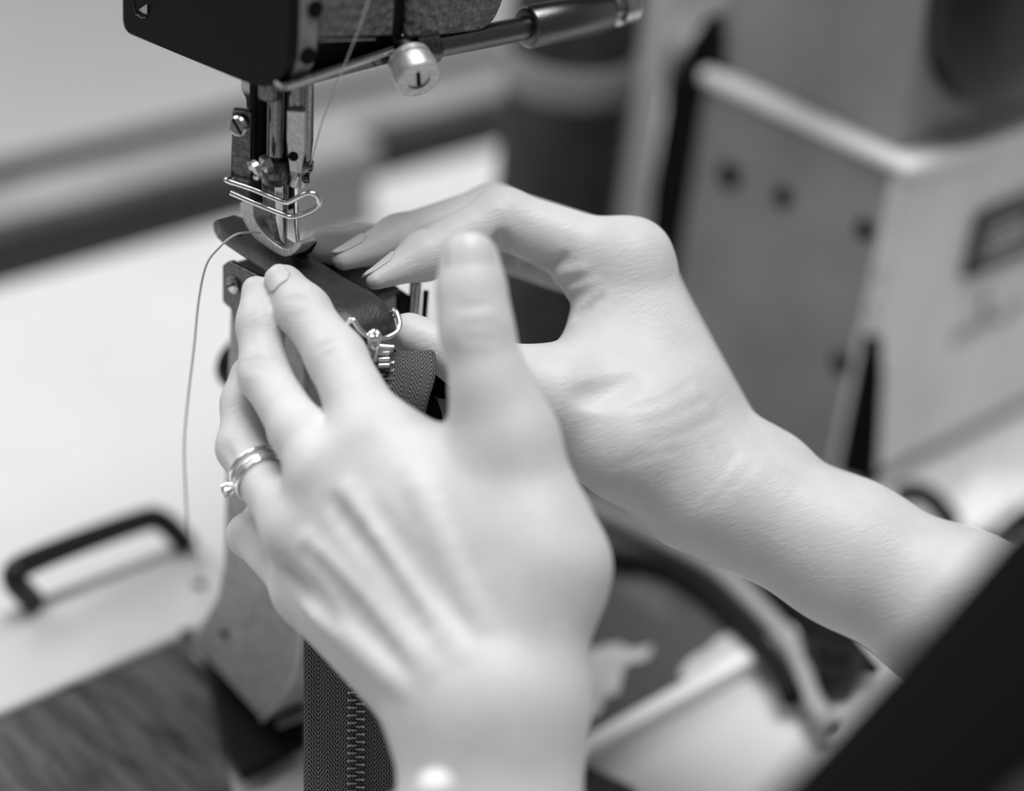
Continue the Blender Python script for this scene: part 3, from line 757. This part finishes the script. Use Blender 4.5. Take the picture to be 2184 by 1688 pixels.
def nail(a, b, ndir, parent, t0=.35, ext=.9, half=58, lift=.25, wide=1.0):
    # curved plate over the last bone (joint a -> tip b), ndir points out of the nail
    (pa, ra), (pb, rb) = a, b; L = np.linalg.norm(pb - pa); ax = (pb - pa) / L
    nd = A(ndir, float); nd -= ax * (nd @ ax); nd /= np.linalg.norm(nd); sd = np.cross(ax, nd)
    N, K = 14, 12; v = []; f = []
    s0, s1 = t0 * L, L + ext * rb
    for i in range(N + 1):
        u = i / N; s_ = s0 + (s1 - s0) * u
        r = ra + (rb - ra) * min(s_ / L, 1) + lift
        if s_ > L: r -= (s_ - L) ** 2 / rb * .28
        wd = min(1, (.55 + 1.6 * u) if u < .28 else 1) * (1 if u < .75 else 1 - .5 * ((u - .75) / .25) ** 2)
        for k in range(K + 1):
            th_ = math.radians(half) * wd * (2 * k / K - 1) * wide
            e = ((2 * k / K - 1) ** 2) * .0
            v.append(pa + ax * s_ + r * (nd * math.cos(th_) + sd * math.sin(th_)))
    for i in range(N):
        for k in range(K):
            f.append((i * (K + 1) + k, i * (K + 1) + k + 1, (i + 1) * (K + 1) + k + 1, (i + 1) * (K + 1) + k))
    return mesh('fingernail', v2w(A(v)), f, M['nail'], parent, smooth=True, solid=.45)

per = empty('person', W(1700, 1500, 330), 'person in a black top guiding a leather zip pull under the needle with both hands', 'person')

# ---- left hand
LH = Hand()
Lw = 436
def seg(a, b, k=9): return (a[0], b[0], a[1], b[1], k)
i_tip, i_dip, i_pip, i_mcp = J(607, 604, 484, 41), J(648, 664, 479, 55), J(718, 764, 470, 62), J(806, 950, 456, 82)
m_tip, m_dip, m_pip, m_mcp = J(547, 620, 486, 33), J(554, 690, 483, 47), J(564, 800, 477, 53), J(694, 1010, 457, 76)
r_tip, r_dip, r_pip, r_mcp = J(532, 800, 491, 42), J(520, 860, 489, 46), J(514, 956, 482, 50), J(632, 1132, 460, 64)
p_tip, p_dip, p_pip, p_mcp = J(590, 1095, 503, 36), J(560, 1110, 499, 38), J(530, 1142, 490, 43), J(652, 1262, 466, 54)
t_tip, t_mid, t_ip, t_mm, t_mcp, t_cmc = J(1001, 558, 446, 65), J(1006, 625, 445, 69), J(1016, 705, 444, 74), J(1045, 815, 444, 77), J(1086, 925, 444, 78), J(1150, 1205, 443, 108)
LH.fingers += [(chain([i_tip, i_dip, i_pip, i_mcp]), 5), (chain([m_tip, m_dip, m_pip, J(640, 925, 464, 60), m_mcp]), 4),
               (chain([r_tip, r_dip, r_pip, r_mcp]), 6), (chain([p_tip, p_dip, p_pip, p_mcp]), 6),
               (chain([t_tip, t_mid, t_ip, t_mm, t_mcp], 4), 12)]
wr = [J(1106, 1500, Lw + 1, 104), J(1050, 1500, Lw - 1, 106), J(1000, 1500, Lw - 1, 102), J(966, 1500, Lw, 90)]
LH.palm += [(i_mcp[0], wr[0][0], i_mcp[1], wr[0][1], 12), (m_mcp[0], wr[1][0], m_mcp[1], wr[1][1], 12),
            (r_mcp[0], wr[2][0], r_mcp[1], wr[2][1], 12), (p_mcp[0], wr[3][0], p_mcp[1], wr[3][1], 12)]
LH.palm += chain([J(1090, 940, 446, 78), t_cmc, J(1112, 1480, Lw + 2, 104)], 14)
LH.palm += [seg(J(865, 1000, 459, 88), J(1075, 1060, 449, 92), 14), seg(J(930, 1150, 453, 120), J(1090, 1200, 450, 112), 18),
            seg(J(760, 1180, 466, 80), J(960, 1420, 452, 110), 12), seg(J(700, 1270, 468, 60), J(900, 1450, 454, 90), 12)]
LH.palm += [seg(J(960, 1560, Lw + 3, 98), J(905, 2500, 415, 130), 10), seg(J(1040, 1500, Lw + 3, 120), J(1045, 2500, 415, 150), 10),
            seg(J(1118, 1500, Lw + 2, 102), J(1175, 2500, 415, 135), 10)]
LH.ridges += [seg(J(1208, 1222, 442, 54), J(1204, 1245, 442, 50), 10), seg(J(880, 1545, Lw + 1, 22), J(884, 1570, Lw, 20), 8)]
LH.grid(.9)
# tendons and the valleys between them, then joint creases
for a, b, r_ in (((752, 1060), (985, 1400), 2.2), ((668, 1165), (920, 1430), 2.2), ((668, 1285), (870, 1470), 1.8), ((872, 1010), (1030, 1330), 1.6)):
    LH.line([a, ((a[0] + b[0]) / 2, (a[1] + b[1]) / 2), b], [r_ + .2, r_, r_ * .7], r_ + .6, 4, cut=False)
for a, b in (((700, 1075), (900, 1340)), ((640, 1185), (850, 1420)), ((600, 1215), (700, 1330)), ((790, 1075), (930, 1280))):
    LH.line([a, ((a[0] + b[0]) / 2, (a[1] + b[1]) / 2), b], [2.0, 2.4, 1.2], -2.35, 3)
for pts in ([(978, 706), (1020, 700), (1066, 704)], [(985, 690), (1020, 685), (1056, 687)], [(988, 724), (1022, 720), (1060, 725)], [(975, 650), (1005, 655), (1045, 648)]):
    LH.line(pts, .8, -.75, .9)
for pts in ([(612, 640), (640, 634), (668, 640)], [(676, 742), (705, 728), (735, 722)], [(686, 762), (712, 748), (742, 742)], [(520, 770), (550, 765), (590, 772)], [(520, 786), (550, 782), (592, 790)], [(474, 950), (488, 968), (494, 985)]):
    LH.line(pts, .65, -.62, .9)
lhand = body_mesh('left_hand', LH.build(), per, M['skin'])
nail(t_mid, t_tip, (0.03, -.1, -1), lhand, t0=.25, ext=.74, half=46, lift=.16)
nail(i_dip, i_tip, (-.62, -.62, -.5), lhand, t0=.66, ext=.62, half=42, lift=.1)

# ---- right hand
RH = Hand()
ri_tip, ri_dip, ri_pip, ri_mcp = J(800, 597, 492, 23), J(906, 546, 500, 51), J(1072, 464, 507, 62), J(1332, 568, 508, 84)
rm_tip, rm_dip, rm_pip, rm_mcp = J(732, 553, 499, 25), J(850, 508, 511, 48), J(1052, 452, 523, 58), J(1345, 572, 525, 82)
rr_tip, rr_dip, rr_pip, rr_mcp = J(676, 524, 510, 34), J(770, 532, 523, 48), J(1000, 500, 540, 54), J(1340, 590, 541, 76)
rp_tip, rp_dip, rp_pip, rp_mcp = J(1010, 560, 545, 34), J(1050, 530, 553, 40), J(1130, 510, 560, 46), J(1330, 625, 556, 66)
rt_tip, rt_ip, rt_mcp = J(872, 712, 490, 46), J(1010, 775, 489, 62), J(1185, 845, 489, 88)
RH.fingers += [(chain([ri_tip, ri_dip, ri_pip, ri_mcp]), 7), (chain([rm_tip, rm_dip, rm_pip, rm_mcp]), 6),
               (chain([rr_tip, rr_dip, rr_pip, rr_mcp]), 6), (chain([rp_tip, rp_dip, rp_pip, rp_mcp]), 6),
               (chain([rt_tip, rt_ip, rt_mcp], 4), 9)]
for mc, wx in ((ri_mcp, J(1515, 1000, 505, 122)), (rm_mcp, J(1520, 1000, 518, 122)), (rr_mcp, J(1520, 1005, 528, 118)), (rp_mcp, J(1515, 1010, 538, 105))):
    RH.palm.append(seg(mc, wx, 9))
RH.palm += chain([J(1185, 845, 490, 84), J(1330, 945, 490, 100), J(1470, 1045, 495, 108)], 10)
RH.palm += [seg(J(1300, 690, 506, 78), J(1400, 860, 500, 110), 12), seg(J(1260, 790, 498, 70), J(1380, 900, 496, 100), 12)]
RH.palm += chain([J(1500, 1040, 500, 122), J(1620, 1088, 500, 122), J(1800, 1176, 497, 138), J(2050, 1314, 490, 156), J(2400, 1520, 480, 190)], 10)
RH.palm += chain([J(1510, 1035, 520, 118), J(1630, 1085, 518, 119), J(1800, 1175, 514, 132), J(2050, 1312, 508, 158), J(2400, 1510, 500, 190)], 10)
RH.ridges += [seg(J(1622, 985, 508, 60), J(1645, 995, 508, 58), 10), seg(J(1355, 545, 506, 62), J(1360, 560, 508, 60), 8)]
RH.grid(.85)
# folds at the finger base and the thumb web, knuckle and wrist creases
RH.line([(1118, 560), (1150, 567), (1185, 561), (1208, 545)], [1.2, 1.3, 1.1, .5], -.1, 1.0)
RH.line([(1225, 678), (1250, 657), (1285, 632)], [1.1, 1.2, .5], 0, .9)
RH.line([(1180, 600), (1215, 585), (1255, 572)], [2.2, 2.2, 1.2], 1.5, 2, cut=False)
RH.line([(1200, 645), (1230, 618), (1268, 602)], [2.2, 2.2, 1.2], 1.5, 2, cut=False)
RH.line([(1190, 612), (1222, 600), (1255, 590)], [1.0, 1.2, .6], -.85, 1.2)
RH.line([(1205, 640), (1230, 628), (1258, 612)], [.9, 1.0, .5], -.75, 1.2)
RH.line([(1068, 505), (1070, 530), (1078, 556)], [1.0, 1.6, 1.6], -.4, 2)
RH.line([(1240, 845), (1290, 830), (1350, 800)], [2.6, 3.0, 2.2], -3.1, 3)
for pts in ([(1500, 1090), (1560, 1040), (1610, 985)], [(1475, 1075), (1530, 1020), (1575, 960)], [(1340, 870), (1420, 850), (1480, 810)], [(1360, 905), (1440, 885), (1510, 850)], [(1390, 945), (1470, 920), (1535, 890)], [(1300, 1000), (1380, 975), (1450, 960)], [(905, 480), (918, 500), (925, 520)], [(1060, 412), (1085, 440), (1100, 470)]):
    RH.line(pts, .7, -.82, .8)
rhand = body_mesh('right_hand', RH.build(), per, M['skin'])
nail(ri_dip, ri_tip, (-.45, -.85, -.05), rhand, t0=.52, ext=.95, half=46, lift=.1)
nail(rm_dip, rm_tip, (-.30, -.9, -.25), rhand, t0=.58, ext=.85, half=46, lift=.1)

# ---- black top: torso and sleeve edge, near the camera
BT = Hand()
BT.palm += [seg(J(2420, 1390, 305, 340), J(1905, 1915, 300, 335), 25), seg(J(2600, 1500, 320, 400), J(2300, 2000, 320, 400), 30)]
body_mesh('black_top', BT.build(2.5), per, M['cloth_black'])

AP = Hand(); AP.palm += [seg(J(2360, 1925, 262, 280), J(2800, 1700, 262, 280), 20)]
body_mesh('corner_cloth', AP.build(2.5), per, M['cloth_grey'])  # lighter grey cloth shape filling the lower right corner

# ------------------------------------------------------------------ rings on the left ring finger
def band(parent, name, c, axis, r, wr_, m, flat=1.0, wave=0, ph=0, seg_=64):
    ax_ = A(axis, float); ax_ /= np.linalg.norm(ax_); h_ = A([0, 0, 1.]); u = np.cross(ax_, h_); u /= np.linalg.norm(u); b = np.cross(ax_, u)
    pts = []
    for k in range(seg_):
        q = 2 * math.pi * k / seg_
        pts.append(c + r * (u * math.cos(q) + b * math.sin(q)) + ax_ * wave * math.exp(-((((q - ph + math.pi) % (2 * math.pi)) - math.pi) / .55) ** 2))
    return tube(name, v2w(A(pts)), wr_, m, parent, seg=10, closed=True)
bone = r_mcp[0] - r_pip[0]; bl = np.linalg.norm(bone); ba = bone / bl
def on_bone(px_y):  # point on the bone at a fraction
    return r_pip[0] + bone * px_y
fr = .36
c0 = on_bone(fr); rr = (r_pip[1] + (r_mcp[1] - r_pip[1]) * fr) + .35
er = empty('engagement_ring', v2w(A([c0]))[0], 'silver engagement ring with a raised stone on the left ring finger', 'ring')
wr0 = empty('wedding_band', v2w(A([on_bone(fr - .12)]))[0], 'thin silver wedding band nearest the knuckle of the left ring finger', 'ring')
til = ba + A([.12, .10, 0])
for o_ in (-.75, 0, .75):
    band(er, 'band', c0 + ba * o_, til, rr + (.15 if o_ == 0 else .1), .5, M['silver'] if o_ else M['brushed_plate'])
b2 = band(wr0, 'band', on_bone(fr - .105), til, rr - .1, .55, M['silver'])
# stone set towards the outer left side of the finger
sdir = A([-.82, .35, -.35]); sdir -= ba * (sdir @ ba); sdir /= np.linalg.norm(sdir)
s0 = c0 + sdir * (rr + .2)
hd = lathe('setting', v2w(A([s0]))[0], v2w(A([s0 + sdir]))[0] - v2w(A([s0]))[0], [(0, .8), (1.2, 1.0), (2.0, 1.5)], M['silver'], er, seg=16)
lathe('stone', v2w(A([s0 + sdir * 1.6]))[0], v2w(A([s0 + sdir]))[0] - v2w(A([s0]))[0], [(0, .5), (1.0, 1.55), (1.5, 1.0)], M['chrome'], er, seg=8)
ob = np.cross(ba, sdir)
for a_, b_ in ((1, 1), (1, -1), (-1, 1), (-1, -1)):
    e_ = (ba * a_ + ob * b_) / 1.414
    tube('prong', v2w(A([s0 + e_ * .7, s0 + sdir * 1.6 + e_ * 1.5, s0 + sdir * 3.0 + e_ * 1.35])), .36, M['silver'], hd, seg=8)
for k in range(9):
    q = -1.15 + .2 * k
    d_ = sdir * math.cos(q + 1.7) + ob * math.sin(q + 1.7)
    lathe('pave_stone', v2w(A([c0 + d_ * (rr + .5)]))[0], v2w(A([c0 + d_]))[0] - v2w(A([c0]))[0], [(0, .5), (.35, .35)], M['chrome'], er, seg=8)

# bracelet with a white bead at the left wrist
br = empty('bracelet', W(930, 1668, 415), 'bracelet with a round white bead on the left wrist', 'bracelet')
bc_ = V(930, 1684, 406)
lathe('bead', v2w(A([bc_ + A([0, -4.0, 0])]))[0], -CU, [(4 + 4.4 * math.sin(t), 4.6 * math.cos(t)) for t in np.linspace(-1.5, 1.5, 14)], M['pearl'], br, seg=24)
loop = []
for k in range(48):
    q = 2 * math.pi * k / 48
    loop.append(V(1036, 1708, 430) + A([math.cos(q) * 23.5, -1.2 * math.sin(q) + 1.0 * abs(math.cos(q)), math.sin(q) * 19 + 1.5]))
tube('cord', v2w(A(loop)), .7, M['silver'], br, seg=8, closed=True)
